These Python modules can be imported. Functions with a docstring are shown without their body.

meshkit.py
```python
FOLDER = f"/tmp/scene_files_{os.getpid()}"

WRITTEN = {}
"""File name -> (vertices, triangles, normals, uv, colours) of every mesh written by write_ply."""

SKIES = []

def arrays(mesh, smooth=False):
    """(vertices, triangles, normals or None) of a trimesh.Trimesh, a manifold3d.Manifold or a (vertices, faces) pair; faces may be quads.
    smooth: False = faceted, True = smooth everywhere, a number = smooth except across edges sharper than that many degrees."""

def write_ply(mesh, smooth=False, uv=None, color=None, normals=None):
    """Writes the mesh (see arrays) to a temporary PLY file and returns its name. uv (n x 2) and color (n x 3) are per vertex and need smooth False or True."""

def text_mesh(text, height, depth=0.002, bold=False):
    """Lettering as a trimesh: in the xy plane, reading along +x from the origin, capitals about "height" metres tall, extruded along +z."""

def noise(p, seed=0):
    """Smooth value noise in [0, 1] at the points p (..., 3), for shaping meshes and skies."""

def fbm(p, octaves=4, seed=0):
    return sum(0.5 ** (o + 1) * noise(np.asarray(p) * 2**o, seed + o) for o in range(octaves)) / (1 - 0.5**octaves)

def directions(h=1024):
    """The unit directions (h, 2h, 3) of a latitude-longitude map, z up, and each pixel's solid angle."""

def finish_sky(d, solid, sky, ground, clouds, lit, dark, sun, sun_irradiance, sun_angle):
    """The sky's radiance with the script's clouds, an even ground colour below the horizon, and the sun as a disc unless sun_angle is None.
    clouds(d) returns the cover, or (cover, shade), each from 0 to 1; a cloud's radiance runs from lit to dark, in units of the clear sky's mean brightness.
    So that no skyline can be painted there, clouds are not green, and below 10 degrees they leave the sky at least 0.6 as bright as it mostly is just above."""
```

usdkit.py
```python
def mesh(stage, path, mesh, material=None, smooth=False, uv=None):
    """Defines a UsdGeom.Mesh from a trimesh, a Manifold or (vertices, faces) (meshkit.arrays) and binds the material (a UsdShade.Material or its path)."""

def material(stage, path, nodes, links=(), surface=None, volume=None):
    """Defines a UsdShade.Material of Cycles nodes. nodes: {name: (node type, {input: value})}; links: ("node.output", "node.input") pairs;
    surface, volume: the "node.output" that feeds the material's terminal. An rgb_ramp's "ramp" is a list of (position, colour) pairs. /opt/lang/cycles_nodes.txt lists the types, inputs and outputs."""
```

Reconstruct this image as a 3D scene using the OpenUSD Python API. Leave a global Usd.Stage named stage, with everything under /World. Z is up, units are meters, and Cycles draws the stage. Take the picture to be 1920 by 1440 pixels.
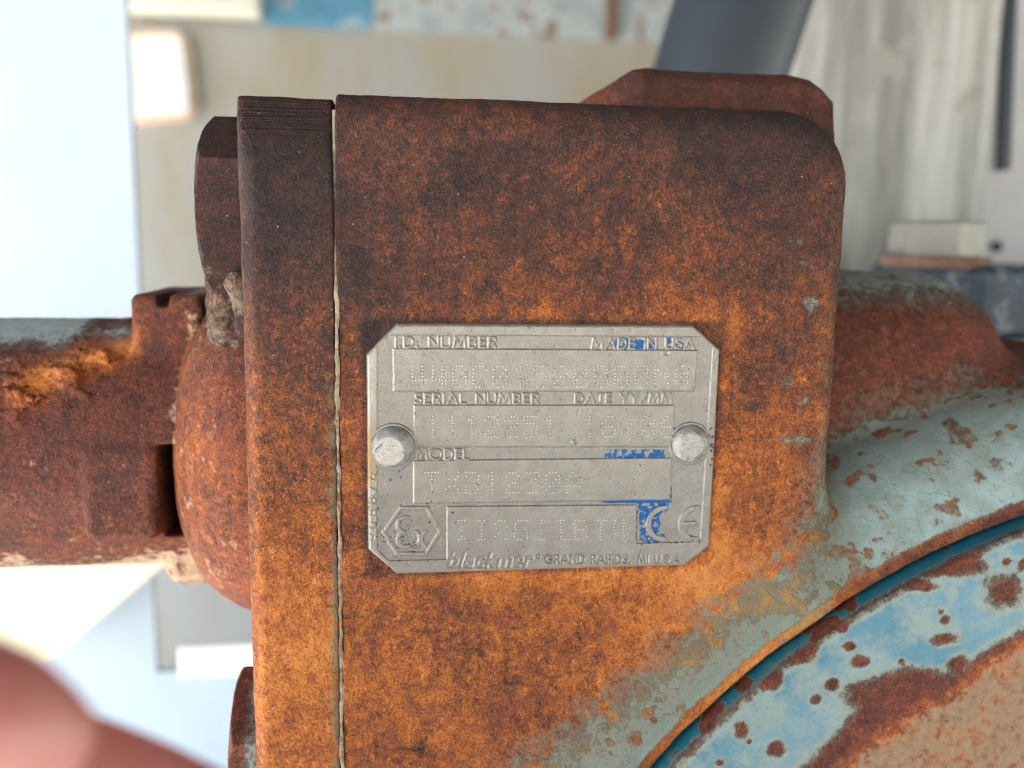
import math
import numpy as np, trimesh, manifold3d, usdkit, meshkit
from pxr import Usd, UsdGeom, UsdLux, UsdShade, Gf, Sdf, Vt

stage = Usd.Stage.CreateInMemory()
UsdGeom.SetStageUpAxis(stage, UsdGeom.Tokens.z)
UsdGeom.SetStageMetersPerUnit(stage, 1.0)
UsdGeom.Xform.Define(stage, '/World')
UsdGeom.Scope.Define(stage, '/World/Looks')

# ------------------------------------------------------------------ camera, sky, sun, exposure
YAW, PITCH, ROLL, DIST, TAN = 7.73, 9.0, 1.0, 200.0, 0.56       # lengths in millimetres until they are written
EXPOSURE = 2.92
SUN_AZ, SUN_EL, SUN_I, SKY = (-0.95, -0.30), 60.0, 1.25, 0.14
_y, _p, _r = np.radians([YAW, PITCH, ROLL])
FWD = np.array([np.sin(_y) * np.cos(_p), np.cos(_y) * np.cos(_p), -np.sin(_p)])
RGT = np.array([np.cos(_y), -np.sin(_y), 0.0])
UPV = np.cross(RGT, FWD)
RGT, UPV = np.cos(_r) * RGT + np.sin(_r) * UPV, np.cos(_r) * UPV - np.sin(_r) * RGT
EYE = -DIST * FWD
cam = UsdGeom.Camera.Define(stage, '/World/camera')
cam.AddTransformOp().Set(Gf.Matrix4d(*RGT, 0, *UPV, 0, *(-FWD), 0, *(EYE * 0.001), 1))
cam.CreateFocalLengthAttr(26.0); cam.CreateHorizontalApertureAttr(2 * 26.0 * TAN); cam.CreateVerticalApertureAttr(2 * 26.0 * TAN * 0.75)
cam.CreateFStopAttr(7.0); cam.CreateFocusDistanceAttr(0.199); cam.CreateClippingRangeAttr(Gf.Vec2f(0.005, 200)); cam.CreateExposureAttr(EXPOSURE)

def at(px, py, Y):
    """The point of the plane y = Y (mm) seen at a pixel of the 1920 x 1440 photograph: used to survey sizes and places."""
    d = FWD + ((px - 960) / 960 * TAN) * RGT + ((720 - py) / 960 * TAN) * UPV
    return EYE + d * (Y - EYE[1]) / d[1]
def ats(pts, Y): return np.array([at(*p, Y)[[0, 2]] for p in pts])

sx, sy = np.array(SUN_AZ) / np.hypot(*SUN_AZ)
se = math.radians(SUN_EL)
sun_dir = np.array([sx * math.cos(se), sy * math.cos(se), math.sin(se)])
sun = UsdLux.DistantLight.Define(stage, '/World/sun')
sun.CreateIntensityAttr(SUN_I); sun.CreateAngleAttr(0.6); sun.CreateNormalizeAttr(True); sun.CreateColorAttr(Gf.Vec3f(1.0, 0.95, 0.87))
za = sun_dir; xa = np.cross([0, 0, 1], za); xa /= np.linalg.norm(xa); ya = np.cross(za, xa)
sun.AddTransformOp().Set(Gf.Matrix4d(*xa, 0, *ya, 0, *za, 0, 0, 0, 5, 1))
usdkit.material(stage, '/World/Looks/sky_light', {
    's': ('sky_texture', {'sky_type': 'single_scattering', 'sun_disc': False, 'sun_elevation': se, 'sun_rotation': math.atan2(sx, sy)}),
    'b': ('background_shader', {'strength': SKY})}, [('s.color', 'b.color')], surface='b.background')
dome = UsdLux.DomeLight.Define(stage, '/World/sky')
UsdShade.MaterialBindingAPI.Apply(dome.GetPrim()).Bind(UsdShade.Material.Get(stage, '/World/Looks/sky_light'))

# ------------------------------------------------------------------ helpers: prims
used = {}
def numbered(path):
    n = used.get(path, -1) + 1; used[path] = n
    return path if n == 0 else f'{path}_{n:03d}'
def tag(p, label=None, cat=None, group=None, kind=None):
    for k, v in (('label', label), ('category', cat), ('group', group), ('kind', kind)):
        if v: p.SetCustomDataByKey(k, v)
    return p
def thing(name, label, cat, group=None, loc=(0, 0, 0)):
    x = UsdGeom.Xform.Define(stage, numbered('/World/' + name)); x.AddTranslateOp().Set(Gf.Vec3d(*[float(c) * 0.001 for c in loc]))
    return tag(x.GetPrim(), label, cat, group)
def raw(path, v, f, n, mat, attrs=None, loc=(0, 0, 0)):
    m = UsdGeom.Mesh.Define(stage, path)
    v = (np.asarray(v, float) - np.asarray(loc)) * 0.001
    m.CreatePointsAttr(Vt.Vec3fArray.FromNumpy(v.astype(np.float32)))
    f = np.asarray(f)
    m.CreateFaceVertexCountsAttr(Vt.IntArray.FromNumpy(np.full(len(f), f.shape[1], np.int32)))
    m.CreateFaceVertexIndicesAttr(Vt.IntArray.FromNumpy(np.ascontiguousarray(f, np.int32).ravel()))
    m.CreateSubdivisionSchemeAttr('none')
    if n is not None:
        m.CreateNormalsAttr(Vt.Vec3fArray.FromNumpy(np.ascontiguousarray(n, np.float32))); m.SetNormalsInterpolation('vertex')
    for k, a in (attrs or {}).items():
        UsdGeom.PrimvarsAPI(m).CreatePrimvar(k, Sdf.ValueTypeNames.Color3fArray, 'vertex').Set(Vt.Vec3fArray.FromNumpy(np.ascontiguousarray(a, np.float32)))
    UsdShade.MaterialBindingAPI.Apply(m.GetPrim()).Bind(mat)
    return m.GetPrim()
def part(parent, name, geo, mat, attrs=None, label=None, smooth=30, loc=(0, 0, 0)):
    """geo: (v, f, n) in mm, or a trimesh / Manifold in mm."""
    path = numbered(f'{parent.GetPath()}/{name}')
    if isinstance(geo, tuple): v, f, n = geo
    else: v, f, n = meshkit.arrays(geo, smooth)
    a = attrs(v) if callable(attrs) else attrs
    return tag(raw(path, v, f, n, mat, a, loc), label)

# ------------------------------------------------------------------ helpers: node graphs
class G:
    def __init__(s): s.n, s.l = {}, []
    def add(s, kind, out, **k):
        name = f'n{len(s.n)}'; vals = {}
        for a, v in k.items():
            if isinstance(v, str) and '.' in v and v.split('.')[0] in s.n: s.l.append((v, f'{name}.{a}'))
            else: vals[a] = v
        s.n[name] = (kind, vals)
        return f'{name}.{out}'
    def math(s, t, a, b=0.0, c=0.0, clamp=False): return s.add('math', 'value', math_type=t, value1=a, value2=b, value3=c, use_clamp=clamp)
    def mm(s, scale=(1000, 1000, 1000), rot=(0, 0, 0)): return s.add('mapping', 'vector', vector=s.add('geometry', 'position'), scale=scale, rotation=rot)
    def noise(s, vec, scale, detail=3, rough=.55, dist=0., out='fac'): return s.add('noise_texture', out, vector=vec, scale=scale, detail=detail, roughness=rough, distortion=dist)
    def mix(s, f, a, b, t='mix'): return s.add('mix', 'color', mix_type=t, fac=f, color1=a, color2=b)
    def step(s, x, lo, hi): return s.add('map_range', 'result', range_type='smoothstep', value=x, from_min=lo, from_max=hi, to_min=0., to_max=1., clamp=True)
    def ramp(s, x, stops): return s.add('rgb_ramp', 'color', fac=x, ramp=stops)
    def done(s, name, bsdf): return usdkit.material(stage, '/World/Looks/' + name, s.n, s.l, surface=bsdf)

RUST = [(0, (.016, .010, .010)), (.18, (.034, .018, .015)), (.34, (.070, .030, .020)), (.5, (.155, .049, .020)), (.64, (.275, .078, .019)), (.78, (.43, .130, .024)), (.92, (.56, .178, .032)), (1, (.63, .245, .065))]
def cast(name, grain=1.0, paint1=(.19, .275, .275), paint2=(.29, .41, .43), paint3=(.17, .18, .135), dusty=(.40, .34, .27), bump=1.0, rustgain=1.0, streak=None, blotch=.42, olive_rust=.75):
    """Rusting painted cast iron. Attribute mask: rust tone, paint cover, redness; mask2: dust cover, paint tone, olive."""
    g = G(); P = g.mm()
    def sep(a):
        c = g.add('attribute', 'color', attribute=a); k = g.add('separate_color', 'r', color=c); n = k.split('.')[0]
        return n + '.r', n + '.g', n + '.b'
    tone, paint, red = sep('mask'); dust, ptone, olive = sep('mask2')
    n1 = g.noise(P, .085, 4, .6); n2 = g.noise(P, .55 * grain, 6, .72, .3); n3 = g.noise(P, 2.0 * grain, 3, .65); n4 = g.noise(P, .16, 3, .6)
    def off(n, k): return g.math('multiply_add', n, k, -.5 * k)
    amp = g.math('multiply_add', tone, 1.3, .40, clamp=True); t = g.math('add', tone, g.math('multiply', amp, off(n1, blotch))); t = g.math('add', t, g.math('multiply', amp, off(n2, 1.05))); t = g.math('add', t, off(n3, 1.0), clamp=True)
    drip = g.noise(g.mm((260, 260, 38)), 1.0, 3, .6); t = g.math('add', t, off(drip, .30), clamp=True)
    crust = g.step(g.math('add', g.noise(P, .22 * grain, 5, .62, .6), g.math('multiply', off(n1, .5), 1.0)), .565, .60)
    t = g.math('subtract', t, g.math('multiply', crust, .09), clamp=True)
    fresh = g.step(g.noise(P, .33 * grain, 6, .7, .8), .60, .66); t = g.math('add', t, g.math('multiply', g.math('multiply', fresh, t), .32), clamp=True)
    col = g.ramp(t, RUST)
    redc = g.ramp(t, [(0, (.03, .012, .010)), (.35, (.095, .030, .020)), (.6, (.21, .055, .025)), (1, (.40, .115, .04))])
    col = g.mix(g.math('add', red, g.math('multiply', g.step(g.add('separate_color', 'g', color=g.noise(P, .13, 4, .6, out='color')), .5, .62), .45), clamp=True), col, redc)
    ol = g.step(g.math('add', olive, g.math('add', off(n4, .9), off(n2, .6))), .45, .75)
    col = g.mix(g.math('multiply', ol, olive_rust), col, g.ramp(t, [(0, (.05, .042, .028)), (.5, (.17, .115, .05)), (1, (.33, .23, .09))]))
    # pits and pale grains
    v1 = g.add('voronoi_texture', 'distance', vector=P, scale=.75 * grain); pit = g.math('multiply', g.step(v1, .30, .05), g.step(n2, .42, .6))
    col = g.mix(g.math('multiply', pit, .35), col, (.012, .009, .009))
    v2 = g.add('voronoi_texture', 'distance', vector=P, scale=.30); sp = g.step(v2, .055, .030)
    col = g.mix(g.math('multiply', sp, .6), col, (.62, .55, .47))
    # old paint
    pf = g.math('add', paint, g.math('add', off(n2, 1.0), g.math('add', off(n3, .35), off(n4, .5))))
    pm = g.step(pf, .44, .60); col = g.mix(g.math('multiply', g.step(pf, .18, .48), .5), col, (.115, .150, .125))
    pc = g.mix(g.math('add', ptone, g.math('add', off(n1, .7), off(n2, .5)), clamp=True), paint1, paint2)
    pc = g.mix(g.math('multiply', g.step(g.math('add', olive, g.math('add', off(n4, .9), off(n2, .5))), .2, .6), .7), pc, paint3)
    pc = g.mix(g.math('multiply', g.step(pf, .85, .5), .55), pc, (.23, .19, .12))      # thin dirty edge of the remaining paint
    pc = g.mix(g.math('multiply', g.step(n3, .56, .70), .3), pc, (.08, .07, .06))
    col = g.mix(pm, col, pc)
    dm = g.step(g.math('add', dust, g.math('add', off(n2, .9), off(n4, .5))), .42, .68)
    dc = g.ramp(n2, [(.25, tuple(c * .45 for c in dusty)), (.5, dusty), (.75, tuple(min(1, c * 1.3) for c in dusty))])
    col = g.mix(dm, col, dc)
    h = g.math('add', g.math('multiply', n3, .55), g.math('multiply', n2, .9)); h = g.math('multiply', h, g.math('multiply_add', pm, -.62, 1.0)); h = g.math('subtract', h, g.math('multiply', pit, .35)); h = g.math('add', h, g.math('multiply', pm, .10))
    h = g.math('add', h, g.math('multiply', crust, .22))
    if streak:
        w = g.add('noise_texture', 'fac', vector=g.mm(tuple(1000 * c for c in streak)), scale=1.0, detail=2, roughness=.6)
        h = g.math('add', h, g.math('multiply', g.math('multiply', off(w, 1.0), red), 8.0))
    nrm = g.add('bump', 'normal', height=h, strength=1.0 * bump, distance=.00055)
    ro = g.math('subtract', .78, g.math('multiply', pm, .22))
    b = g.add('principled_bsdf', 'BSDF', base_color=col, roughness=ro, normal=nrm, specular_ior_level=.35)
    return g.done(name, b)
def plain(name, col, rough=.6, var=.25, scale=.01, streak=(1, 1, 1), col2=None, metal=0., spots=None, spotcol=(.3, .15, .08), spec=.4, bump=0.):
    """Painted or dusty surface with soft uneven tone; noise scale per mm."""
    g = G(); P = g.mm(tuple(1000 * s for s in streak))
    n = g.noise(P, scale, 5, .6); n2 = g.noise(P, scale * 5, 4, .6)
    f = g.step(g.math('add', g.math('multiply', n, .7), g.math('multiply', n2, .3)), .3, .7)
    c = g.mix(f, tuple(x * (1 - var) for x in col), col2 or tuple(min(1, x * (1 + var)) for x in col))
    if spots: c = g.mix(g.step(g.noise(g.mm(), spots, 5, .7), .56, .62), c, spotcol)
    k = dict(base_color=c, roughness=rough, metallic=metal, specular_ior_level=spec)
    if bump: k['normal'] = g.add('bump', 'normal', height=n2, strength=.6, distance=bump * .001)
    return g.done(name, g.add('principled_bsdf', 'BSDF', **k))

# ------------------------------------------------------------------ helpers: signed distance fields meshed by surface nets
def sabs_max(a, b, k): h = np.clip(.5 - .5 * (b - a) / k, 0, 1); return b * (1 - h) + a * h + k * h * (1 - h)   # smooth maximum
def smin(a, b, k): h = np.clip(.5 + .5 * (b - a) / k, 0, 1); return b * (1 - h) + a * h - k * h * (1 - h)
def rbox(P, lo, hi, r):
    lo, hi = np.array(lo, float), np.array(hi, float); q = np.abs(P - (lo + hi) / 2) - (hi - lo) / 2 + r
    return np.linalg.norm(np.maximum(q, 0), axis=-1) + np.minimum(q.max(-1), 0) - r
def capsule(P, a, b, r):
    a, b = np.array(a, float), np.array(b, float); t = np.clip(((P - a) @ (b - a)) / ((b - a) @ (b - a)), 0, 1)
    return np.linalg.norm(P - a - t[..., None] * (b - a), axis=-1) - r
def nets(sdf, lo, hi, h, B=8, relax=2):
    lo, hi = np.array(lo, float), np.array(hi, float)
    nb = np.ceil((hi - lo) / (h * B)).astype(int); n = nb * B + 1
    c = np.stack(np.meshgrid(*[lo[k] + (np.arange(nb[k]) + .5) * B * h for k in range(3)], indexing='ij'), -1)
    d = sdf(c.reshape(-1, 3)).reshape(nb)
    act = np.argwhere(np.abs(d) < B * h * 1.35)
    F = np.repeat(np.repeat(np.repeat(np.sign(d), B, 0), B, 1), B, 2).astype(np.float32)
    F = np.pad(F, ((0, 1),) * 3, mode='edge')
    o = np.stack(np.meshgrid(*[np.arange(B + 1)] * 3, indexing='ij'), -1).reshape(-1, 3)
    for s in range(0, len(act), 1500):
        idx = (act[s:s + 1500, None] * B + o[None]).reshape(-1, 3)
        F[idx[:, 0], idx[:, 1], idx[:, 2]] = sdf(lo + idx * h)
    S = F < 0
    cnt = sum(S[a:n[0] - 1 + a, b:n[1] - 1 + b, e:n[2] - 1 + e].astype(np.int8) for a in (0, 1) for b in (0, 1) for e in (0, 1))
    cells = np.argwhere((cnt > 0) & (cnt < 8))
    ids = np.full(n - 1, -1, np.int64); ids[tuple(cells.T)] = np.arange(len(cells))
    acc, w = np.zeros((len(cells), 3)), np.zeros(len(cells))
    cor = [(a, b, e) for a in (0, 1) for b in (0, 1) for e in (0, 1)]
    for i, a in enumerate(cor):
        for b in cor[i + 1:]:
            if sum(abs(p - q) for p, q in zip(a, b)) != 1: continue
            fa, fb = F[tuple((cells + a).T)], F[tuple((cells + b).T)]
            m = (fa < 0) != (fb < 0); t = fa[m] / (fa[m] - fb[m])
            acc[m] += np.array(a) + t[:, None] * (np.array(b) - np.array(a)); w[m] += 1
    v = lo + (cells + acc / np.maximum(w, 1)[:, None]) * h
    quads = []
    for k in range(3):
        u, q = (k + 1) % 3, (k + 2) % 3
        A = np.take(S, range(n[k] - 1), k); Bm = np.take(S, range(1, n[k]), k)
        e = np.argwhere(A != Bm)
        e = e[(e[:, u] > 0) & (e[:, q] > 0) & (e[:, u] < n[u] - 1) & (e[:, q] < n[q] - 1)]
        du, dq = np.eye(3, dtype=int)[u], np.eye(3, dtype=int)[q]
        c4 = [ids[tuple((e - x).T)] for x in (0 * du, du, du + dq, dq)]
        Q = np.stack(c4, 1); flip = ~A[tuple(e.T)]
        Q[flip] = Q[flip][:, ::-1]
        quads.append(Q)
    f = np.vstack(quads); f = f[(f >= 0).all(1)]
    for _ in range(relax):
        gr, d = grad(sdf, v, h * .4); v = v - gr * np.clip(d, -h, h)[:, None]
    gr, _ = grad(sdf, v, h * .5)
    return v, f, gr
def grad(sdf, v, e):
    d = sdf(v); g = np.stack([sdf(v + np.eye(3)[k] * e) - d for k in range(3)], 1)
    return g / np.maximum(np.linalg.norm(g, axis=1, keepdims=True), 1e-9), d
def rough(v, f, n, amp, scale, seed=0, oct=3):
    """Pushes the vertices in and out by fractal noise: cast surfaces are never smooth."""
    return v + n * ((meshkit.fbm(v * scale + 50, oct, seed) - .5) * 2 * amp)[:, None], f, n
def ss(x, a, b): t = np.clip((x - a) / (b - a), 0, 1); return t * t * (3 - 2 * t)
def fb(v, scale, seed=0, oct=3): return meshkit.fbm(v * scale + 100, oct, seed) - .5
def seg_dist(p, a, b):
    a, b = np.asarray(a, float), np.asarray(b, float); t = np.clip(((p - a) @ (b - a)) / max((b - a) @ (b - a), 1e-12), 0, 1)
    return np.linalg.norm(p - a - t[..., None] * (b - a), axis=-1)
def poly_sd(p, poly):
    """Signed distance to a polygon, negative inside."""
    poly = np.asarray(poly, float); d = np.full(p.shape[:-1], 1e9); ins = np.zeros(p.shape[:-1], bool)
    for a, b in zip(poly, np.roll(poly, -1, 0)):
        d = np.minimum(d, seg_dist(p, a, b))
        if a[1] != b[1]:
            ins ^= ((a[1] > p[..., 1]) != (b[1] > p[..., 1])) & (p[..., 0] < (b[0] - a[0]) * (p[..., 1] - a[1]) / (b[1] - a[1]) + a[0])
    return np.where(ins, -d, d)
def box(lo, hi, bevel=0.):
    lo, hi = np.array(lo, float), np.array(hi, float)
    if not bevel: return trimesh.creation.box(bounds=[lo, hi])
    pts = [np.where([i & 1, i & 2, i & 4], hi, lo) for i in range(8)]; out = []
    for p in pts:
        for k in range(3):
            q = p + np.where(p == hi, -bevel, bevel); q[k] = p[k]; out.append(q)
    return trimesh.convex.convex_hull(np.array(out))
def prism(poly, y0, y1, bevel=0.):
    import shapely
    P = shapely.Polygon(poly)
    m = trimesh.creation.extrude_polygon(P, 1.0, engine='earcut'); v = m.vertices.copy()
    m.vertices = np.c_[v[:, 0], y1 + (y0 - y1) * v[:, 2], v[:, 1]]; m.fix_normals(); return m

# ------------------------------------------------------------------ the setting: ground
M_ground = plain('ground_concrete', (.50, .47, .42), .9, .2, .004, col2=(.58, .55, .49), spec=.2)
gn = 40; gx = np.sinh(np.linspace(-5, 5, gn)) / np.sinh(5) * 60000
gv = np.stack(np.meshgrid(gx, gx, indexing='ij'), -1).reshape(-1, 2)
gi = np.arange(gn * gn).reshape(gn, gn)
gf = np.stack([gi[:-1, :-1], gi[1:, :-1], gi[1:, 1:], gi[:-1, 1:]], -1).reshape(-1, 4)
tag(raw('/World/ground', np.c_[gv, np.full(len(gv), -700.)], gf, None, M_ground), 'pale sunlit concrete ground', 'ground', kind='structure')

# ------------------------------------------------------------------ background
t = thing('concrete_wall', 'blurred pale grey weathered wall in the background behind the pump', 'wall')
M_wall = plain('wall_plaster', (.40, .34, .24), .9, .0, .012, (1, 1, .3), col2=(.42, .42, .42), spec=.2)
part(t, 'wall_face', box((-1500, 900, -700), (5000, 1000, 330), 4), M_wall)
M_beam = plain('blue_beam_paint', (.12, .36, .55), .55, .3, .03, col2=(.16, .42, .60), spots=.02, spotcol=(.45, .52, .55))
M_faded = plain('faded_beam_paint', (.42, .50, .52), .7, .3, .03, col2=(.62, .66, .66), spots=.03, spotcol=(.24, .17, .13))
M_white = plain('white_gloss', (.88, .87, .85), .4, .02, .01)
b = thing('steel_beam', 'blurred blue painted steel beam with faded rusty right end, along the top of the wall', 'beam')
zb = at(600, 47, 880)[2]; xb = [at(x, 20, 880)[0] for x in (215, 492, 700, 1210)]
part(b, 'blue_section', box((xb[1], 880, zb + 1), (xb[2], 960, zb + 95), 2), M_beam)
part(b, 'faded_section', box((xb[2] + .5, 881, zb), (xb[3] + 60, 960, zb + 95), 2), M_faded)
part(b, 'brown_strap', box((at(1140, 20, 870)[0], 872, zb - 2), (at(1160, 20, 870)[0], 880.5, zb + 97), 1), plain('strap_rust', (.24, .13, .08), .8))
w = thing('cream_board', 'blurred bright cream board fixed left of the blue beam on the wall', 'board')
part(w, 'board', box((at(150, 20, 860)[0], 850, zb + 1), (at(488, 20, 860)[0], 879, zb + 90), 3), plain('cream_paint', (.88, .86, .72), .5, .03))
w = thing('painted_sun_patch', 'blurred white square plate painted in for a sunlit patch, with a pinkish rim, on the wall', 'plate')
q = ats([(232, 70), (338, 66), (356, 212), (246, 218)], 885)
def rounded(poly, r):
    import shapely
    return np.array(shapely.Polygon(poly).buffer(-r).buffer(r, quad_segs=6).exterior.coords)[:-1]
part(w, 'plate', prism(rounded(q, 10), 884, 890), M_white)  # white plate and warm rim stand in for sunlight on the wall
import shapely
part(w, 'rim', prism(np.array(shapely.Polygon(rounded(q, 10)).buffer(7, quad_segs=6).exterior.coords)[:-1], 890.5, 899), plain('pink_rim', (.85, .62, .48), .6))

p = thing('metal_screen', 'tall blurred white sheet metal panel at the left behind the shaft', 'panel')
M_panel = plain('panel_white', (.45, .53, .62), .45, .05, .006, col2=(.49, .57, .66))
x1 = at(232, 300, 350)[0]
zf = at(400, 1256, 350)[2]; xr = at(520, 1200, 350)[0]
part(p, 'sheet', prism([(x1 - 420, -700), (xr, -700), (xr, zf), (x1 + 5, zf), (x1 + 5, 450), (x1 - 420, 450)], 350, 356), M_panel)
part(p, 'painted_sunlit_edge', box((at(338, 1200, 350)[0], 343, zf - 1), (xr - 2, 349, at(400, 1202, 350)[2]), 1.5), M_white, label='bright white strip painting in sunlight along the foot of the screen')  # whiter than the sheet: its sunlit upper edge put into colour
c = thing('painted_sunlit_board', 'blurred added board painted pale yellow as if sunlit, slanting below the shaft at the left edge', 'board')
part(c, 'board', prism(ats([(-160, 880), (345, 880), (318, 1050), (85, 1245), (-160, 1300)], 300), 300, 312), plain('pale_yellow', (.80, .73, .52), .6, .06, .01))  # invented board, its yellow paints in a sunlit area

M_rubber = plain('hose_rubber', (.026, .034, .046), .42, .12, .02, spec=.5)
def tube(path, rad, seg=40):
    path = np.array(path, float); n = len(path); V = []
    for i, c in enumerate(path):
        d = path[min(i + 1, n - 1)] - path[max(i - 1, 0)]; d /= np.linalg.norm(d)
        a = np.cross(d, [0, 1, 0]); a /= np.linalg.norm(a); bb = np.cross(d, a)
        th = np.linspace(0, 2 * np.pi, seg, endpoint=False)
        r = rad[i] if np.ndim(rad) else rad
        V.append(c + r * (np.cos(th)[:, None] * a + np.sin(th)[:, None] * bb))
    V = np.vstack(V + [path[:1], path[-1:]]); F = []
    for i in range(n - 1):
        for k in range(seg):
            a, bq = i * seg + k, i * seg + (k + 1) % seg
            F += [(a, bq, bq + seg), (a, bq + seg, a + seg)]
    for k in range(seg): F += [(n * seg, (k + 1) % seg, k), (n * seg + 1, (n - 1) * seg + k, (n - 1) * seg + (k + 1) % seg)]
    m = trimesh.Trimesh(V, F, process=False); m.fix_normals(); return m
h0, h1 = at(1352, 130, 232), at(1392, 0, 232)
hd = (h1 - h0) / np.linalg.norm(h1 - h0)
hp = [h0 + hd * s + np.array([1, .3, 0]) * (s / 60) ** 2 * 1.2 for s in np.linspace(-170, 330, 24)]
hz = thing('black_hose', 'thick blurred black rubber hose rising behind the top of the pump', 'hose')
part(hz, 'tube', tube(hp, 31.0), M_rubber, smooth=40)

pz = thing('painted_post', 'blurred off white weathered steel post behind the right of the pump', 'post')
M_post = plain('post_paint', (.36, .345, .31), .7, .35, .035, (1, 1, .10), col2=(.60, .59, .55), spots=.02, spotcol=(.40, .38, .345))
xa_, xb_ = at(1478, 200, 300)[0], at(1800, 200, 300)[0]
sec = [(xa_ + 6, 380), (xa_ - 2, 345), (xa_, 322), (xa_ + 8, 308), (xa_ + 20, 301), (xa_ + 30, 300), (xa_ + 33, 303), (xb_ - 22, 303), (xb_ - 17, 297), (xb_ - 7, 296), (xb_ - 2, 301), (xb_ + 10, 303), (xb_ + 12, 298), (xb_ + 19, 298), (xb_ + 22, 306), (xb_ + 22, 380)]
def extrude_z(sec, z0, z1):
    m = trimesh.creation.extrude_polygon(shapely.Polygon(sec), z1 - z0, engine='earcut'); m.apply_translation([0, 0, z0]); return m
part(pz, 'post_face', extrude_z(sec, -700, 450), M_post, smooth=35)
gp = thing('grey_panel', 'blurred light grey steel plate at the right edge beside the post', 'panel')
M_grey = plain('grey_plate', (.50, .48, .49), .6, .12, .01)
part(gp, 'plate', box((xb_ + 24, 330, -700), (xb_ + 260, 338, 450), 2), M_grey)
part(gp, 'bolt_hole', trimesh.creation.cylinder(radius=3.2, height=3, transform=trimesh.transformations.translation_matrix(at(1868, 462, 329)) @ trimesh.transformations.rotation_matrix(np.pi / 2, [1, 0, 0])), plain('hole_dark', (.03, .03, .03), .9))
cb = thing('black_cable', 'blurred black cable hanging down between the post and the grey plate', 'cable')
c0, c1 = at(1880, 320, 318), at(1898, -160, 318)
part(cb, 'sheath', tube([c1 + (c0 - c1) * k / 8 for k in range(9)], 4.2, 20), M_rubber, smooth=40)

fl = thing('pipe_flange', 'blurred dark blue grey pipe flange with a pale hex bolt at the right edge', 'flange')
M_dark = plain('flange_paint', (.04, .055, .078), .45, .4, .03, col2=(.07, .09, .12), spots=.06, spotcol=(.15, .175, .21))
M_pale = plain('bolt_zinc', (.30, .285, .25), .5, .15, .05, metal=.2)
M_wash = plain('washer_rust', (.20, .11, .08), .8, .3, .08)
ct = (at(1660, 497, 135) + at(1842, 494, 135)) / 2
fz = ct[2]
part(fl, 'flange_plate', box((ct[0] + 4, 112, fz - 26), (ct[0] + 190, 190, fz), 2.5), M_dark)
part(fl, 'gasket_edge', box((ct[0] + 4, 110, fz - 31), (ct[0] + 190, 189, fz - 26.5), .8), plain('gasket_pale', (.40, .47, .48), .7, .2, .05))
part(fl, 'lower_flange', box((ct[0] + 12, 112, fz - 60), (ct[0] + 190, 190, fz - 31.5), 2.5), plain('lower_flange', (.22, .14, .10), .8, .4, .04, col2=(.30, .27, .22)))
def zcyl(r, z0, z1, c, seg=48, ph=0.): 
    m = trimesh.creation.cylinder(radius=r, height=z1 - z0, sections=seg); m.apply_transform(trimesh.transformations.rotation_matrix(ph, [0, 0, 1])); m.apply_translation([c[0], c[1], (z0 + z1) / 2]); return m
part(fl, 'washer', zcyl(19.5, fz - 1, fz + 3.2, ct), M_wash)
hx = trimesh.convex.convex_hull(np.vstack([zcyl(17, fz + 3.4, fz + 15.5, ct, 6, .42).vertices, zcyl(15.2, fz + 3.4, fz + 16.3, ct, 6, .42).vertices]))
part(fl, 'hex_bolt', hx, M_pale)

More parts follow.
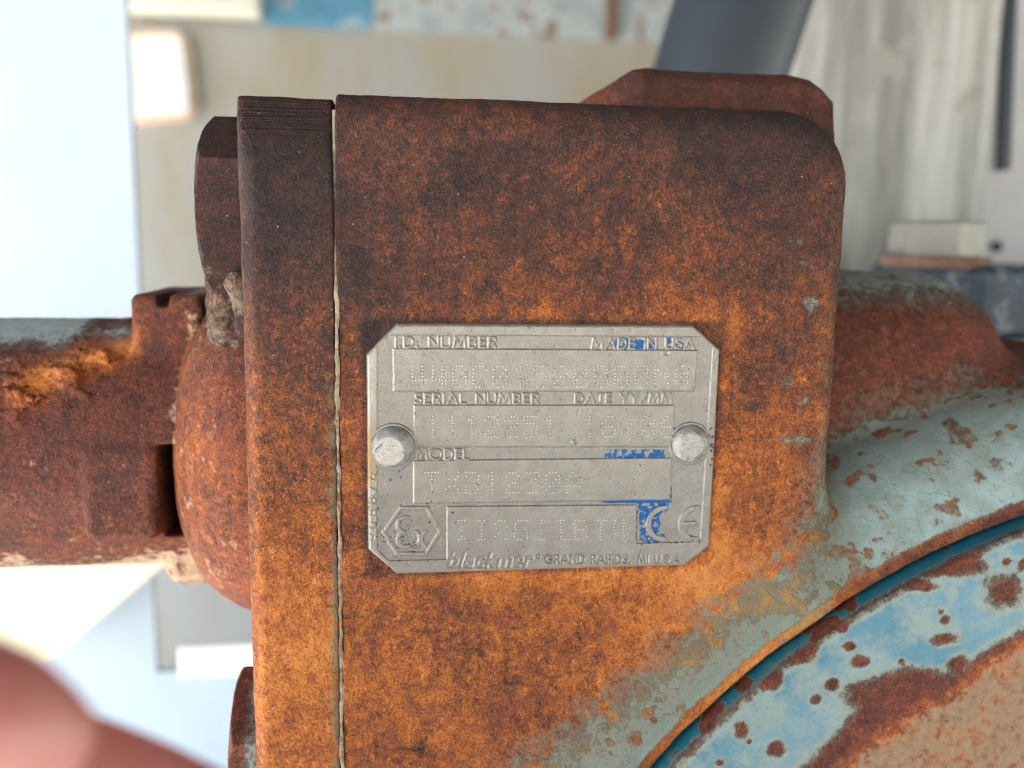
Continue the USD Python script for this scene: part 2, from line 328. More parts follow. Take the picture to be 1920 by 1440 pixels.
# deck added out of view, sized to shade the pump and steer the light
dk = thing('added_shade_deck', 'dark underside of an added unseen deck that shades the pump', 'added_shade')
M_deck = plain('deck_steel', (.10, .09, .085), .7, .3, .01)
part(dk, 'shade_plate', box((-1250, -5000, 455), (5000, 1700, 475), 3), M_deck)
for k in range(12): part(dk, 'shade_rib', box((-1240, -4900 + 560 * k, 395), (4990, -4840 + 560 * k, 454.5), 3), M_deck)

# ------------------------------------------------------------------ the pump
pump = thing('vane_pump', 'rusty cast iron pump with a silver nameplate, blue paint remaining at the lower right', 'pump')
CX, CZ, RIM = 187.0, -222.0, 198.0

edge_paint = ats([(985, 1445), (1130, 1330), (1290, 1195), (1400, 1095), (1490, 1060), (1545, 920), (1580, 830), (1690, 785), (1930, 735), (2200, 690)], 6)
paint_poly = np.vstack([edge_paint, [[260, 10], [260, -220], [0, -220], [-10, -120]]])
def y_sheet(R): return .9 + 8.5 * (np.maximum(R - 201, 0) / 18) ** 2 + 9 * np.maximum(0, (R - 213) / 14) ** 2
scr = [ats(s, 1) for s in ([(905, 1195), (900, 1270)], [(957, 1186), (949, 1276)], [(949, 1277), (985, 1279)], [(708, 1400), (795, 1404)], [(708, 1378), (708, 1418)], [(792, 1392), (792, 1416)])]
def casing_sdf(P):
    x, y, z = P.T
    q = np.stack([np.abs(x - 0) - 77.6 + 17, np.abs(z + 60) - 121.0 + 17], -1)
    d2 = np.linalg.norm(np.maximum(q, 0), axis=-1) + np.minimum(q.max(-1), 0) - 17
    r = 8.0
    e = np.stack([d2 + r, np.abs(y - 41) - 40 + r], -1)
    blk = np.linalg.norm(np.maximum(e, 0), axis=-1) + np.minimum(e.max(-1), 0) - r
    R = np.hypot(x - CX, z - CZ)
    blk = sabs_max(blk, 205.5 - R, 4.0)
    ys = y_sheet(np.minimum(R, 232))
    slope = 17 / 18 / 18 * np.maximum(R - 201, 0) + 1.29 * np.maximum(0, (R - 213) / 14)
    lathe = (ys - y) / np.sqrt(1 + np.minimum(slope, 4) ** 2)
    lathe = sabs_max(np.maximum(lathe, y - 80), R - 225.5, 7.0)
    boss = capsule(P, (60, 58, -7), (122, 58, -7), 31)
    f = smin(blk, lathe, 9.0); f = smin(f, boss, 7.0)
    f = sabs_max(f, -37.5 - x, .9)
    f = sabs_max(f, np.minimum(RIM + .2 - R, 14 - y), 1.0)     # the groove round the head
    for s in scr:
        dd = seg_dist(np.stack([x, z], -1), s[0], s[1]); near = (dd < 1.2) & (y < 5)
        f = f + np.where(near, .45 * np.exp(-(dd / .42) ** 2), 0)
    return f
v, f, n = nets(casing_sdf, (-39, -1, -118), (166, 84, 66), .62)
v, f, n = rough(v, f, n, .16, .55, 3, 4); v, f, n = rough(v, f, n, .42, .07, 5, 2)
def pzx(v): return v[:, [0, 2]]
def top_tone(v, lo=.24):
    z = v[:, 2]
    return lo + (.70 - lo) * ss(z, 54, -32)
def casing_masks(v):
    x, y, z = v.T; R = np.hypot(x - CX, z - CZ)
    tone = top_tone(v, .27) + .52 * fb(v, .032, 1) + .14 * fb(v, .09, 5)
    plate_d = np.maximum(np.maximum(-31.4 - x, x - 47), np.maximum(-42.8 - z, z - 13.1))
    tone += .12 * ss(plate_d, 9, 1.5) * ss(x, -25, 0) - .22 * ss(plate_d, 1.6, .2)  # dark rim round the plate: grime plus a painted contact shadow
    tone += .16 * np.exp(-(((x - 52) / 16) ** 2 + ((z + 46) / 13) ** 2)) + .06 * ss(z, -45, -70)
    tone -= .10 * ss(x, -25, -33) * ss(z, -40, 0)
    pd = poly_sd(pzx(v), paint_poly)
    paint = .56 - pd / 30.0 + .10 * fb(v, .11, 41)
    paint = np.clip(paint, -.3, .50 + .27 * ss(-pd, 0, 9))
    paint -= .40 * ss(fb(v, .24, 43), .12, .19) * ss(-pd, 30, 6) + .30 * ss(fb(v, .13, 44), .14, .22)
    rim = ss(R, 203.2, 199.5) * (R > RIM - 3)
    paint = paint - 1.2 * rim; tone = tone + rim * (.12 - .30 * ss(x, 66, 90))
    side = ss(y, 18, 34) * ss(x, 78, 84)          # the boss: dull red with pale green remains on top
    red = np.clip(side + .5 * rim * ss(x, 60, 90), 0, 1)
    tone = tone * (1 - side) + side * (.45 + .25 * fb(v, .05, 9))
    for s_ in scr: tone -= .08 * np.exp(-(seg_dist(pzx(v), s_[0], s_[1]) / .55) ** 2) * (y < 6)
    green = side * ss(z, 6, 24) * .60
    paint = paint * (1 - side) + np.maximum(green, side * (paint - .35))
    specks = ss(fb(v, .22, 12, 3), .10, .2) * ss(x, 55, 66) * ss(x, 84, 76) * (z < 40) * (1 - side)
    paint = np.maximum(paint, .47 * specks)
    inner = (R < RIM + .8) & (y > 3.0)           # sheltered wall of the groove keeps its paint
    paint = np.where(inner, 1.0, paint)
    olive = .15 + .25 * ss(x, 60, 78) * ss(z, 50, 0) * (1 - side) + .1 * ss(z, -40, 10) * (z < 20) - .2 * ss(z, 25, 45) + .35 * fb(v, .06, 21)
    ptone = np.clip(.15 + .5 * ss(x, 60, 120) + .3 * ss(-pd, 4, 20), 0, 1)
    return {'mask': np.c_[np.clip(tone, 0.05, 1), paint, red], 'mask2': np.c_[np.zeros(len(v)), ptone, np.clip(olive + .6 * ss(x, 86, 74) * ss(-pd, -6, 0) * ss(-pd, 20, 4), 0, 1)]}
M_cast = cast('cast_iron_rust')
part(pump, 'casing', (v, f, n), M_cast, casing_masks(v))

# end cover at the left, with a turned top edge
def cover_sdf(P):
    x, y, z = P.T
    q = np.stack([np.maximum(-57.6 - x, x + 37.95) + .6, np.abs(z + 50) - 109.8 + .6], -1)
    d2 = np.linalg.norm(np.maximum(q, 0), axis=-1) + np.minimum(q.max(-1), 0) - .6
    d2 = sabs_max(d2, (-(x + 57.6) - (y - 1) + 3.2) * .7071, 1.5)
    d = sabs_max(d2, np.maximum(1.2 - y, y - 74), .9)
    d = sabs_max(d, (z - 59.8 - (y - 1.2) * 1.05 + 5.0) * .69, 1.2)
    return sabs_max(d, (z - 59.8 - (y - 1.2) * 2.6 + 12.5) * .36, 1.5)
cv = rough(*nets(cover_sdf, (-60, -1, -118), (-35, 78, 64), .6), .13, .6, 7, 4); cv = rough(*cv, .40, .06, 15, 2)
def cover_masks(v):
    x, y, z = v.T
    tone = top_tone(v, .25) - .10 * ss(z, -50, -15) + .44 * fb(v, .035, 31)
    tone += .05 * ss(z, -40, -70)
    band = ss(z, 50.5, 53)
    lip = ss(x, -55.5, -57.4)
    tone = tone * (1 - .5 * lip) + .25 * lip
    olive = .12 + .5 * ss(x, -45, -38) * ss(z, 20, -5) + .3 * fb(v, .07, 33)
    return {'mask': np.c_[np.clip(tone, .05, 1), np.full(len(v), -.2) + .55 * ss(x, -41.5, -38.5) * ss(z, 0, -12) + .25 * fb(v, .12, 3), .3 * band], 'mask2': np.c_[.36 * lip, np.zeros(len(v)), np.clip(olive, 0, 1)]}
part(pump, 'end_cover', cv, cast('cover_rust', streak=(.02, 1.6, 1.6)), cover_masks(cv[0]))

# gasket between cover and casing: a thin torn sheet
zs = np.linspace(-110, 57, 240); rng = np.random.default_rng(4)
fy = 2.4 - 1.6 * ss(zs, 34, 14) + .9 * (meshkit.fbm(np.c_[zs * .25, zs * 0, zs * 0], 4, 3) - .5)
gl = -37.95 - .1 + .9 * (meshkit.fbm(np.c_[zs * .35, zs * 0 + 7, zs * 0], 4, 8) - .5) * ss(zs, 45, 10); gr_ = -37.35 + .15 + .9 * (meshkit.fbm(np.c_[zs * .4, zs * 0 + 3, zs * 0], 4, 9) - .5) * ss(zs, 45, 10)
V = np.vstack([np.c_[gl, fy + .1, zs], np.c_[(gl + gr_) / 2, fy, zs], np.c_[gr_, fy + .1, zs], np.c_[gr_ - .1, fy * 0 + 70, zs], np.c_[gl + .1, fy * 0 + 70, zs]]); m_ = len(zs)
F = [(a * m_ + i, a * m_ + i + 1, ((a + 1) % 5) * m_ + i + 1, ((a + 1) % 5) * m_ + i) for a in range(5) for i in range(m_ - 1)]
M_gasket = plain('gasket_fibre', (.25, .18, .115), .9, .5, .5, col2=(.44, .36, .26), spots=.22, spotcol=(.20, .09, .04), spec=.2, bump=.2)
part(pump, 'gasket', (V, np.array(F), None), M_gasket)

# large hex caps on the left face of the cover
def hex_sdf(P, c, af, x0, x1, dome):
    x, y, z = (P - c).T
    d = np.full(len(P), -1e9)
    for k in range(3):
        a = math.radians(90 + 60 * k); d = np.maximum(d, np.abs(y * math.sin(a) + z * math.cos(a)) - af / 2)
    R = np.hypot(y, z)
    ch = (R - af * .5 + (x0 - x) / dome) * .80
    return sabs_max(sabs_max(d, ch, .5), np.maximum(x0 - x, x - x1), .6)
def hex_masks(seed, base, pt=-.3):
    def fn(v):
        tone = base + .3 * fb(v, .06, seed)
        return {'mask': np.c_[tone, np.full(len(v), pt) + .5 * fb(v, .1, seed + 1) + .55 * ss(v[:, 0], -63, -59) * (pt > -.2), np.full(len(v), .2)], 'mask2': np.c_[np.full(len(v), -.2) + .62 * ss(v[:, 2] + .55 * v[:, 0], -4 - 1e3 * (base > .4), -13 - 1e3 * (base > .4)) * (base < .4), np.full(len(v), .5), np.zeros(len(v))]}
    return fn
M_bolt = cast('bolt_rust', 1.1, bump=.6, dusty=(.14, .11, .085))
AF = 36.5
hc = np.array([0, 12.0 + AF / 2, 37.2])
hxm = rough(*nets(lambda P: hex_sdf(P, hc, AF, -68.2, -57.0, .55), (-72, 8, 8), (-56, 60, 66), .5), .10, .5, 2)
part(pump, 'hex_cap', hxm, M_bolt, hex_masks(3, .18), 'dark brown hexagonal cap with mud on its lower corner')
hc2 = np.array([0, 12.0 + AF / 2, -96.0])
hc2 = np.array([0, 8.0 + AF / 2, at(430, 1338, 18)[2] - AF / 2 / math.cos(math.radians(30)) * .62])
hxm2 = rough(*nets(lambda P: hex_sdf(P, hc2, AF, -64.6, -57.0, .55), (-68, 4, hc2[2] - 30), (-56, 56, hc2[2] + 30), .5), .10, .5, 5)
part(pump, 'hex_cap', hxm2, M_bolt, hex_masks(8, .46, -.05), 'rusty hexagonal cap with traces of blue paint at the lower left')

# dried mud below the hex cap and the pad behind it
def mud_sdf(P):
    a = rbox(P, (-70.2, 28, 3), (-56, 56, 27), 5)
    b = capsule(P, (-60.0, 15, 21), (-58, 16, 11), 2.6)
    return smin(a, b, 5) + 2.2 * (meshkit.fbm(P * .2, 4, 6) - .5)
mudm = nets(mud_sdf, (-74, 6, -12), (-55, 62, 40), .55)
part(pump, 'dried_mud', mudm, cast('mud_crust', dusty=(.19, .14, .095), bump=1.2), lambda v: {'mask': np.c_[.35 + .4 * fb(v, .08, 2), np.full(len(v), -.3), np.zeros(len(v))], 'mask2': np.c_[.52 + .8 * fb(v, .12, 44), np.zeros(len(v)), np.full(len(v), .3)]})

# bearing cap (domed) and the shaft housing at the left
AX = np.array([66.0, -26.0])     # y, z of the horizontal axis
def dome_sdf(P):
    x = P[:, 0]; R = np.hypot(P[:, 1] - AX[0], P[:, 2] - AX[1])
    e = np.stack([np.maximum(R - 49 + 26, 0), np.maximum(-58 - x - 23.2 + 26, 0)], -1)
    d = np.linalg.norm(e, axis=-1) - 26 
    d = np.maximum(d, R - 49)
    return sabs_max(d, x + 57.5, .5) + .8 * (meshkit.fbm(P * .08, 3, 17) - .5)
dm_ = rough(*nets(dome_sdf, (-88, 10, -82), (-56, 122, 30), .75), .18, .4, 9, 4)
M_house = cast('housing_rust', .9, rustgain=1.0, paint1=(.25, .33, .33), paint2=(.40, .47, .47), dusty=(.50, .33, .21))
def dome_masks(v):
    x, y, z = v.T
    R = np.hypot(y - AX[0], z - AX[1])
    return {'mask': np.c_[.56 + .35 * fb(v, .045, 51) - .05 * ss(z, -10, 15), .02 + .55 * fb(v, .06, 52), np.full(len(v), .45)], 'mask2': np.c_[.30 + .4 * ss(x, -78.5, -81.8) + .6 * fb(v, .07, 53) + .25 * ss(z, -2, 12), np.full(len(v), .6), np.full(len(v), .25)]}
part(pump, 'bearing_cap', dm_, M_house, dome_masks(dm_[0]))
def shaft_sdf(P):
    x, y, z = P.T; R = np.hypot(y - AX[0], z - AX[1])
    d = np.maximum(R - 34.0, np.maximum(-190 - x, x + 78))
    flat = rbox(P, (-101, 31.4, -44), (-83.5, 60, -20), 2.2)
    lug = rbox(P, (-91.0, 44, -2), (-74, 84, 16.0), 2.0)
    foot = rbox(P, (-86.5, 46, -62.6), (-72, 84, -40), 5.0)
    d = smin(smin(smin(d, lug, 3), foot, 4), flat, 1.2)
    slot = rbox(P, (-83.2, 10, -45), (-75, 58, -20), .6)
    hole = rbox(P, (-84.5, 40, 13.0), (-81.5, 62, 20), 1)
    crust = 2.6 * ss(fb(P, .24, 61), -.02, .2) * np.exp(-((z + 1 - (x + 100) * .35) / 6) ** 2) * ss(x, -91, -97)
    return sabs_max(sabs_max(d, -slot, .6), -hole, .8) - crust
shm = rough(*nets(shaft_sdf, (-168, 24, -76), (-72, 108, 24), .75), .22, .3, 12, 4)
def shaft_masks(v):
    x, y, z = v.T
    crust = np.exp(-((z - 0 - (x + 100) * .42) / 5.5) ** 2) * ss(x, -124, -112) * ss(x, -84, -92)
    tone = .38 + .30 * fb(v, .04, 62) + .50 * crust + .10 * ss(z, -30, -55)
    red = .8 - .8 * crust - .35 * ss(z, -35, -55)
    pt = .74 * np.exp(-((z - 6.5) / 5.0) ** 2) * ss(x, -101, -110) + .62 * np.exp(-(((x + 97) / 7) ** 2 + ((z - 5.5) / 2.2) ** 2)) - .02
    return {'mask': np.c_[np.clip(tone, .05, 1), pt, np.clip(red, 0, 1)], 'mask2': np.c_[.36 * ss(z, -42, -60) + .35 * ss(x, -82, -76) + .7 * fb(v, .09, 64) + .20, np.full(len(v), .85), np.full(len(v), .12)]}
part(pump, 'shaft_housing', shm, M_house, shaft_masks(shm[0]))

# lug at the back top right
lp = ats([(1072, 215), (1122, 168), (1192, 128), (1218, 122), (1370, 131), (1482, 133), (1522, 147), (1565, 192), (1567, 380), (1072, 380)], 30)
def lug_sdf(P):
    x, y, z = P.T; p2 = np.stack([x, z], -1)
    d = poly_sd(p2, lp); wob = 1.4 * fb(P, .09, 71)
    d = sabs_max(d, np.maximum(30 - y, y - 72), 1.0)
    d = sabs_max(d, (-(x - lp[3][0]) * .75 - (y - 30) * .66 + (z - 74) * .12 - .5) * .98, .8)
    return sabs_max(d, (z - 73.6 - (y - 30) * .9 + 3.0) * .74, 1.0) + wob * .6
lm = rough(*nets(lug_sdf, (14, 27, 40), (92, 76, 80), .6), .18, .45, 13, 4)
part(pump, 'rear_lug', lm, M_cast, lambda v: {'mask': np.c_[.27 + .25 * fb(v, .05, 72) + .25 * np.exp(-(((v[:, 0] - 26) / 4) ** 2)) * ss(v[:, 2], 72, 66), np.full(len(v), -.3), np.full(len(v), .75)], 'mask2': np.zeros((len(v), 3))})

# the round head with its blue face
th = np.concatenate([np.radians(np.arange(88, 152, .22)), np.radians(np.arange(152, 448, 4.0))])
prof = [(0, 40.0), (0, -4.6)] + [(r, -4.6) for r in (40, 80, 110, 130)] + [(r, -4.6) for r in np.arange(136, 195.6, .75)] + [(196.0, -4.5), (196.5, -4.2), (196.85, -3.7), (197.0, -3.0)] + [(197.0, y) for y in np.arange(-2.5, 15, .6)] + [(197.0, 40.0)]
prof = np.array(prof); nr, nt = len(prof), len(th)
hv = np.stack([CX + prof[:, None, 0] * np.cos(th), np.broadcast_to(prof[:, None, 1], (nr, nt)), CZ + prof[:, None, 0] * np.sin(th)], -1).reshape(-1, 3)
HFLIP = True
ii = np.arange(nr * nt).reshape(nr, nt); jj = np.roll(ii, -1, 1)
hf = np.stack([ii[:-1], ii[1:], jj[1:], jj[:-1]], -1).reshape(-1, 4)[:, ::-1]
hv[:, 1] += np.where(np.hypot(hv[:, 0] - CX, hv[:, 2] - CZ) > 130, .5 * fb(hv, .12, 80), 0)
spots = [(1505, 1225, 26, 19), (1592, 1213, 13, 10), (1612, 1240, 20, 12), (1582, 1180, 8, 6), (1880, 1108, 42, 34), (1770, 1198, 30, 13), (1450, 1280, 17, 17), (1560, 1283, 14, 12), (1530, 1312, 12, 11), (1455, 1405, 19, 16), (1390, 1366, 14, 18), (1800, 1062, 55, 20), (1735, 1100, 30, 9), (1888, 1052, 11, 8), (1772, 1162, 11, 10), (1764, 1146, 8, 4), (1918, 1058, 12, 12), (1690, 1240, 8, 6), (1405, 1390, 6, 6), (1798, 1247, 24, 18), (1640, 1305, 60, 40), (1350, 1430, 9, 6), (1250, 1420, 14, 5), (1360, 1330, 18, 7), (1665, 1285, 25, 22)]
sp3 = [(at(a, b, -4.6)[[0, 2]], c * .117, d * .119) for a, b, c, d in spots]
band_o = ats([(1500, 1445), (1575, 1370), (1650, 1265), (1700, 1250), (1790, 1262), (1835, 1228), (1930, 1172)], -4.6)
band_i = ats([(1560, 1445), (1640, 1385), (1720, 1330), (1800, 1290), (1860, 1230), (1930, 1195)], -4.6)
bo = np.vstack([band_o, [[190, -70], [190, -150], [60, -150]]]); bi = np.vstack([band_i, [[190, -75], [190, -150], [80, -150]]])
def head_masks(v):
    p = v[:, [0, 2]]; R = np.hypot(p[:, 0] - CX, p[:, 1] - CZ)
    s = np.zeros(len(v)); fbs = fb(v, .3, 91)
    for c, a, b in sp3:
        s = np.maximum(s, np.clip(1.22 - .72 * np.hypot((p[:, 0] - c[0]) / a, (p[:, 1] - c[1]) / b) + .5 * fbs, 0, 1))
    so = np.clip(.5 - poly_sd(p, bo) / 5, 0, 1); si = np.clip(.5 - poly_sd(p, bi) / 7, 0, 1)
    s = np.maximum(s, so)
    edge = ss(R, 194.8, 196.6) * (v[:, 1] < -2.6)
    paint = 1.0 - 1.02 * s - .50 * edge
    wall = (v[:, 1] > -3.2) & (R > 196)
    paint = np.where(wall, (.42 + .4 * ss(v[:, 1], -2.6, -.8)) - .75 * ss(fb(v, .12, 99), .10, .16), paint)
    ptone = np.where(wall, -1.0, .62 + .9 * fb(v, .06, 82) + .25 * ss(R, 196, 180))
    tone = .42 + .2 * fb(v, .08, 84) + .36 * si
    red = np.clip(.9 - .9 * si, 0, 1)
    return {'mask': np.c_[np.clip(tone, .05, 1), paint, red], 'mask2': np.c_[.64 * si, ptone, np.where(wall, -1, np.clip(.36 + .8 * fb(v, .07, 87), 0, 1) + .7 * np.clip(s, 0, .5) + .5 * edge)]}
head_grad = lambda v: None
M_head = cast('head_paint', .9, paint1=(.006, .15, .215), paint2=(.145, .27, .335), paint3=(.30, .345, .295), dusty=(.28, .18, .11), bump=.55, olive_rust=.0)
nn = meshkit.arrays((hv, hf), True)[2]
sharp = trimesh.Trimesh(hv, np.vstack([hf[:, [0, 1, 2]], hf[:, [0, 2, 3]]]), process=False); 
part(pump, 'round_head', (hv, hf, nn), M_head, head_masks(hv))

# ------------------------------------------------------------------ the nameplate: one stamped sheet, worked as relief
H = .13
corner = np.array([(-24.9, 13.1), (40.45, 13.1), (47.05, 7.7), (47.05, -38.4), (41.3, -42.8), (-25.0, -42.8), (-31.4, -36.9), (-31.4, 6.4)])
U = np.arange(-32.2, 47.9, H); W = np.arange(-43.6, 13.95, H)
PX, PZ = np.meshgrid(U, W, indexing='ij'); PP = np.stack([PX, PZ], -1)
def local(b0, b1, pad):
    i0, i1 = np.searchsorted(U, [b0[0] - pad, b1[0] + pad]); k0, k1 = np.searchsorted(W, [b0[1] - pad, b1[1] + pad])
    return slice(max(i0, 0), i1), slice(max(k0, 0), k1)
def stroke_field(lines):
    D = np.full(PX.shape, 9.0)
    for ln in lines:
        ln = np.asarray(ln, float)
        for a, b in zip(ln[:-1], ln[1:]):
            s = local(np.minimum(a, b), np.maximum(a, b), 1.2)
            D[s] = np.minimum(D[s], seg_dist(PP[s], a, b))
    return D
def arc(cx, cy, rx, ry, a0, a1, n=12):
    t = np.radians(np.linspace(a0, a1, n)); return list(zip(cx + rx * np.cos(t), cy + ry * np.sin(t)))
FONT = {
    'A': (.78, [[(0, 0), (.39, 1), (.78, 0)], [(.14, .34), (.64, .34)]]),
    'B': (.52, [[(0, 0), (0, 1), (.24, 1)] + arc(.24, .77, .22, .23, 90, -90) + [(0, .54), (.27, .54)] + arc(.27, .27, .25, .27, 90, -90) + [(0, 0)]]),
    'D': (.66, [[(0, 0), (0, 1), (.18, 1)] + arc(.18, .5, .48, .5, 90, -90) + [(0, 0)]]),
    'E': (.42, [[(.42, 1), (0, 1), (0, 0), (.42, 0)], [(0, .52), (.38, .52)]]),
    'G': (.92, [arc(.48, .5, .48, .5, 42, 360, 20) + [(.56, .5)]]),
    'I': (.04, [[(.02, 0), (.02, 1)]]), 'L': (.40, [[(0, 1), (0, 0), (.4, 0)]]),
    'M': (.88, [[(0, 0), (.13, 1), (.44, .22), (.75, 1), (.88, 0)]]), 'N': (.66, [[(0, 0), (0, 1), (.66, 0), (.66, 1)]]),
    'O': (.96, [arc(.48, .5, .48, .5, 0, 360, 24)]),
    'P': (.50, [[(0, 0), (0, 1), (.24, 1)] + arc(.24, .74, .26, .26, 90, -90) + [(0, .48)]]),
    'R': (.52, [[(0, 0), (0, 1), (.24, 1)] + arc(.24, .74, .26, .26, 90, -90) + [(0, .48)], [(.22, .48), (.52, 0)]]),
    'S': (.46, [arc(.24, .76, .21, .24, 35, 270) + arc(.22, .26, .24, .26, 90, -145)]),
    'T': (.50, [[(0, 1), (.5, 1)], [(.25, 0), (.25, 1)]]), 'U': (.60, [[(0, 1), (0, .3)] + arc(.3, .3, .3, .3, 180, 360) + [(.6, 1)]]),
    'Y': (.66, [[(0, 1), (.33, .45), (.66, 1)], [(.33, .45), (.33, 0)]]), '.': (.06, [[(.03, 0), (.03, .05)]]), ',': (.1, [[(.07, .06), (.0, -.16)]]),
    '/': (.5, [[(0, -.05), (.5, 1.05)]]), ' ': (.32, []),
    '0': (.6, [arc(.3, .5, .3, .5, 0, 360, 20)]), '7': (.55, [[(0, 1), (.55, 1), (.15, 0)]]), '8': (.56, [arc(.28, .75, .24, .25, 0, 360, 16), arc(.28, .26, .28, .26, 0, 360, 16)]),
    '9': (.56, [arc(.28, .7, .28, .3, 0, 360, 16), [(.56, .7), (.3, 0)]]), '6': (.56, [arc(.28, .3, .28, .3, 0, 360, 16), [(0, .3), (.26, 1)]]),
    'b': (.5, [[(0, 1), (0, 0)], arc(.22, .36, .26, .36, 180, -180, 16)]), 'l': (.04, [[(.02, 0), (.02, 1)]]), 'a': (.5, [arc(.22, .24, .22, .24, 0, 360, 14), [(.46, 0), (.46, .5)] + arc(.24, .5, .22, .22, 0, 140, 8)]),
    'c': (.46, [arc(.26, .36, .26, .36, 50, 310, 14)]), 'k': (.48, [[(0, 0), (0, 1)], [(.46, .74), (.06, .36), (.48, 0)]]),
    'm': (.84, [[(0, 0), (0, .72)], [(0, .5)] + arc(.21, .5, .21, .22, 180, 0, 8) + [(.42, 0)], [(.42, .5)] + arc(.63, .5, .21, .22, 180, 0, 8) + [(.84, 0)]]),
    'e': (.5, [[(0, .38), (.48, .38)] + arc(.25, .37, .24, .36, 0, 300, 16)]), 'r': (.34, [[(0, 0), (0, .72)], [(0, .46)] + arc(.2, .5, .2, .22, 180, 60, 6)]),
}
def word(text, x0, x1, z0, z1, slant=0., rot=False, gap=.26):
    """Stroked letters fitted between the surveyed ends."""
    adv = sum(FONT[c][0] for c in text) + gap * (len(text) - 1); h = z1 - z0; k = (x1 - x0) / adv; x = 0.; out = []
    for c in text:
        wd, lines = FONT[c]
        for ln in lines:
            out.append([(x0 + k * (x + px) + slant * h * py, z0 + h * py) for px, py in ln])
        x += wd + gap
    return out
def wpx(text, xa, xb, ya, yb, **k):
    a, b = at(xa, yb, 0), at(xb, ya, 0); z0, z1 = min(a[2], b[2]), max(a[2], b[2])
    lv = at(xa, yb, 0)[2], at(xa, ya, 0)[2]
    ls = word(text, a[0], b[0], lv[0], lv[1], **k); tilt = (at(xb, yb, 0)[2] - lv[0]) / (b[0] - a[0])
    return [[(p, q + tilt * (p - a[0])) for p, q in ln] for ln in ls]
def sm(d, e=.13): return ss(-d, -e, e)                      # distance (negative inside) to cover
panel = ats([(707, 648), (730, 628), (1316, 631), (1337, 652), (1326, 870), (1313, 1016), (1193, 1019), (838, 1049), (730, 1052), (707, 1031)], 0)
panel = corner + 0
import shapely.geometry as sg
pan = ats([(707.4, 648), (730, 628), (1316, 631), (1337, 652), (1313, 1016), (1193, 1019), (1193, 985), (838, 1003), (838, 1049), (730, 1052), (707, 1031)], 0)
RIV = [(at(737, 838, 0)[[0, 2]], 4.75), (at(1294, 832, 0)[[0, 2]], 4.5)]
dpan = poly_sd(PP, pan)
for c, r in RIV: dpan = np.maximum(dpan, r + .45 - np.hypot(PX - c[0], PZ - c[1]))
fields = [ats(q_, 0) for q_ in ([(737, 653.5), (1308, 657), (1302.5, 733), (738, 734)], [(776.6, 759.5), (1264, 760), (1262, 838), (776, 838)], [(775.4, 863.7), (1259, 859), (1257, 937), (775.4, 944)], [(838, 950), (1193, 947), (1193, 1030), (838, 1060)])]
sil = 1 - sm(dpan)
for q_ in fields: sil = np.maximum(sil, sm(poly_sd(PP, q_)))
base = sil.copy()
lw = .24
words = []; eng = np.zeros(PX.shape)
def raised(name, lines, half=lw, label=None):
    global sil
    c = sm(stroke_field(lines) - half, .10); sil = np.maximum(sil, c); words.append((name, (c > .12) & (base < .6), label))
def engraved(name, lines, half=lw, depth=.9, label=None):
    global eng
    c = ss(-(stroke_field(lines) - half), -.10, .10); eng = np.maximum(eng, depth * c); words.append((name, c > .12, label))
raised('lettering', wpx('I.D. NUMBER', 742, 930, 632, 651), label='raised words I.D. NUMBER')
raised('lettering', wpx('MADE IN USA', 1110, 1302, 634, 653.5), label='raised words MADE IN USA with blue paint left between them')
raised('lettering', wpx('SERIAL NUMBER', 779, 1010, 738.5, 756), label='raised words SERIAL NUMBER')
raised('lettering', wpx('DATE YY/MM', 1079, 1260, 738, 755.5), label='raised words DATE YY/MM')
raised('lettering', wpx('MODEL', 781, 879, 843, 861), label='raised word MODEL')
hexo = ats([(715.2, 998.6), (750, 949.4), (803, 949.4), (830.4, 996.8), (801, 1042), (743, 1042)], 0)
hexc = hexo.mean(0); hexi = hexc + (hexo - hexc) * .925
Ehi, Elo = at(760, 984, 0)[[0, 2]], at(760, 1012, 0)[[0, 2]]
exl = [arc(Ehi[0], Ehi[1], 1.65, 1.65, 62, 262, 14), arc(Elo[0], Elo[1], 1.65, 1.65, 98, 300, 14)]
xc = at(789, 1011, 0)[[0, 2]]
exl += [arc(xc[0] - 1.9, xc[1], 1.75, 1.9, -62, 62, 10), arc(xc[0] + 1.9, xc[1], 1.75, 1.9, 118, 242, 10)]
raised('hexagon_mark', [list(hexi) + [hexi[0]]] + exl, .40, label='raised hexagon with the letters Ex')
cc, ce = at(1246, 982, 0)[[0, 2]], at(1306, 982, 0)[[0, 2]]
raised('ce_mark', [arc(cc[0], cc[1], 3.7, 3.75, 88, 272, 20), arc(ce[0], ce[1], 3.7, 3.75, 88, 272, 20), [(ce[0] - 3.2, ce[1]), (ce[0] - .5, ce[1])]], .58, label='raised letters CE, the C framed in blue paint')
engraved('maker_name', wpx('blackmer', 841, 994, 1038, 1062.5, slant=.30), .36, .8, label='sunken slanted maker name blackmer')
engraved('lettering', wpx('GRAND RAPIDS, MI U.S.A.', 1022, 1281, 1040.5, 1055.5), .19, 1.0, label='sunken words GRAND RAPIDS, MI U.S.A.')
rr = at(1010, 1043, 0)[[0, 2]]
engraved('lettering', [arc(rr[0], rr[1], .42, .42, 0, 360, 12)], .13, 1.0, label='small round registered mark')
sd0, sd1 = at(699, 1012, 0), at(699, 888, 0)
side = word('908876', 0, sd1[2] - sd0[2], 0, 1.75, gap=.62)
engraved('lettering', [[(sd0[0] + .95 - q_, sd0[2] + p_) for p_, q_ in ln] for ln in side], .15, .7, label='small sunken number 908876 up the left edge')
hgt = -.23 * (1 - sil) - .27 * eng
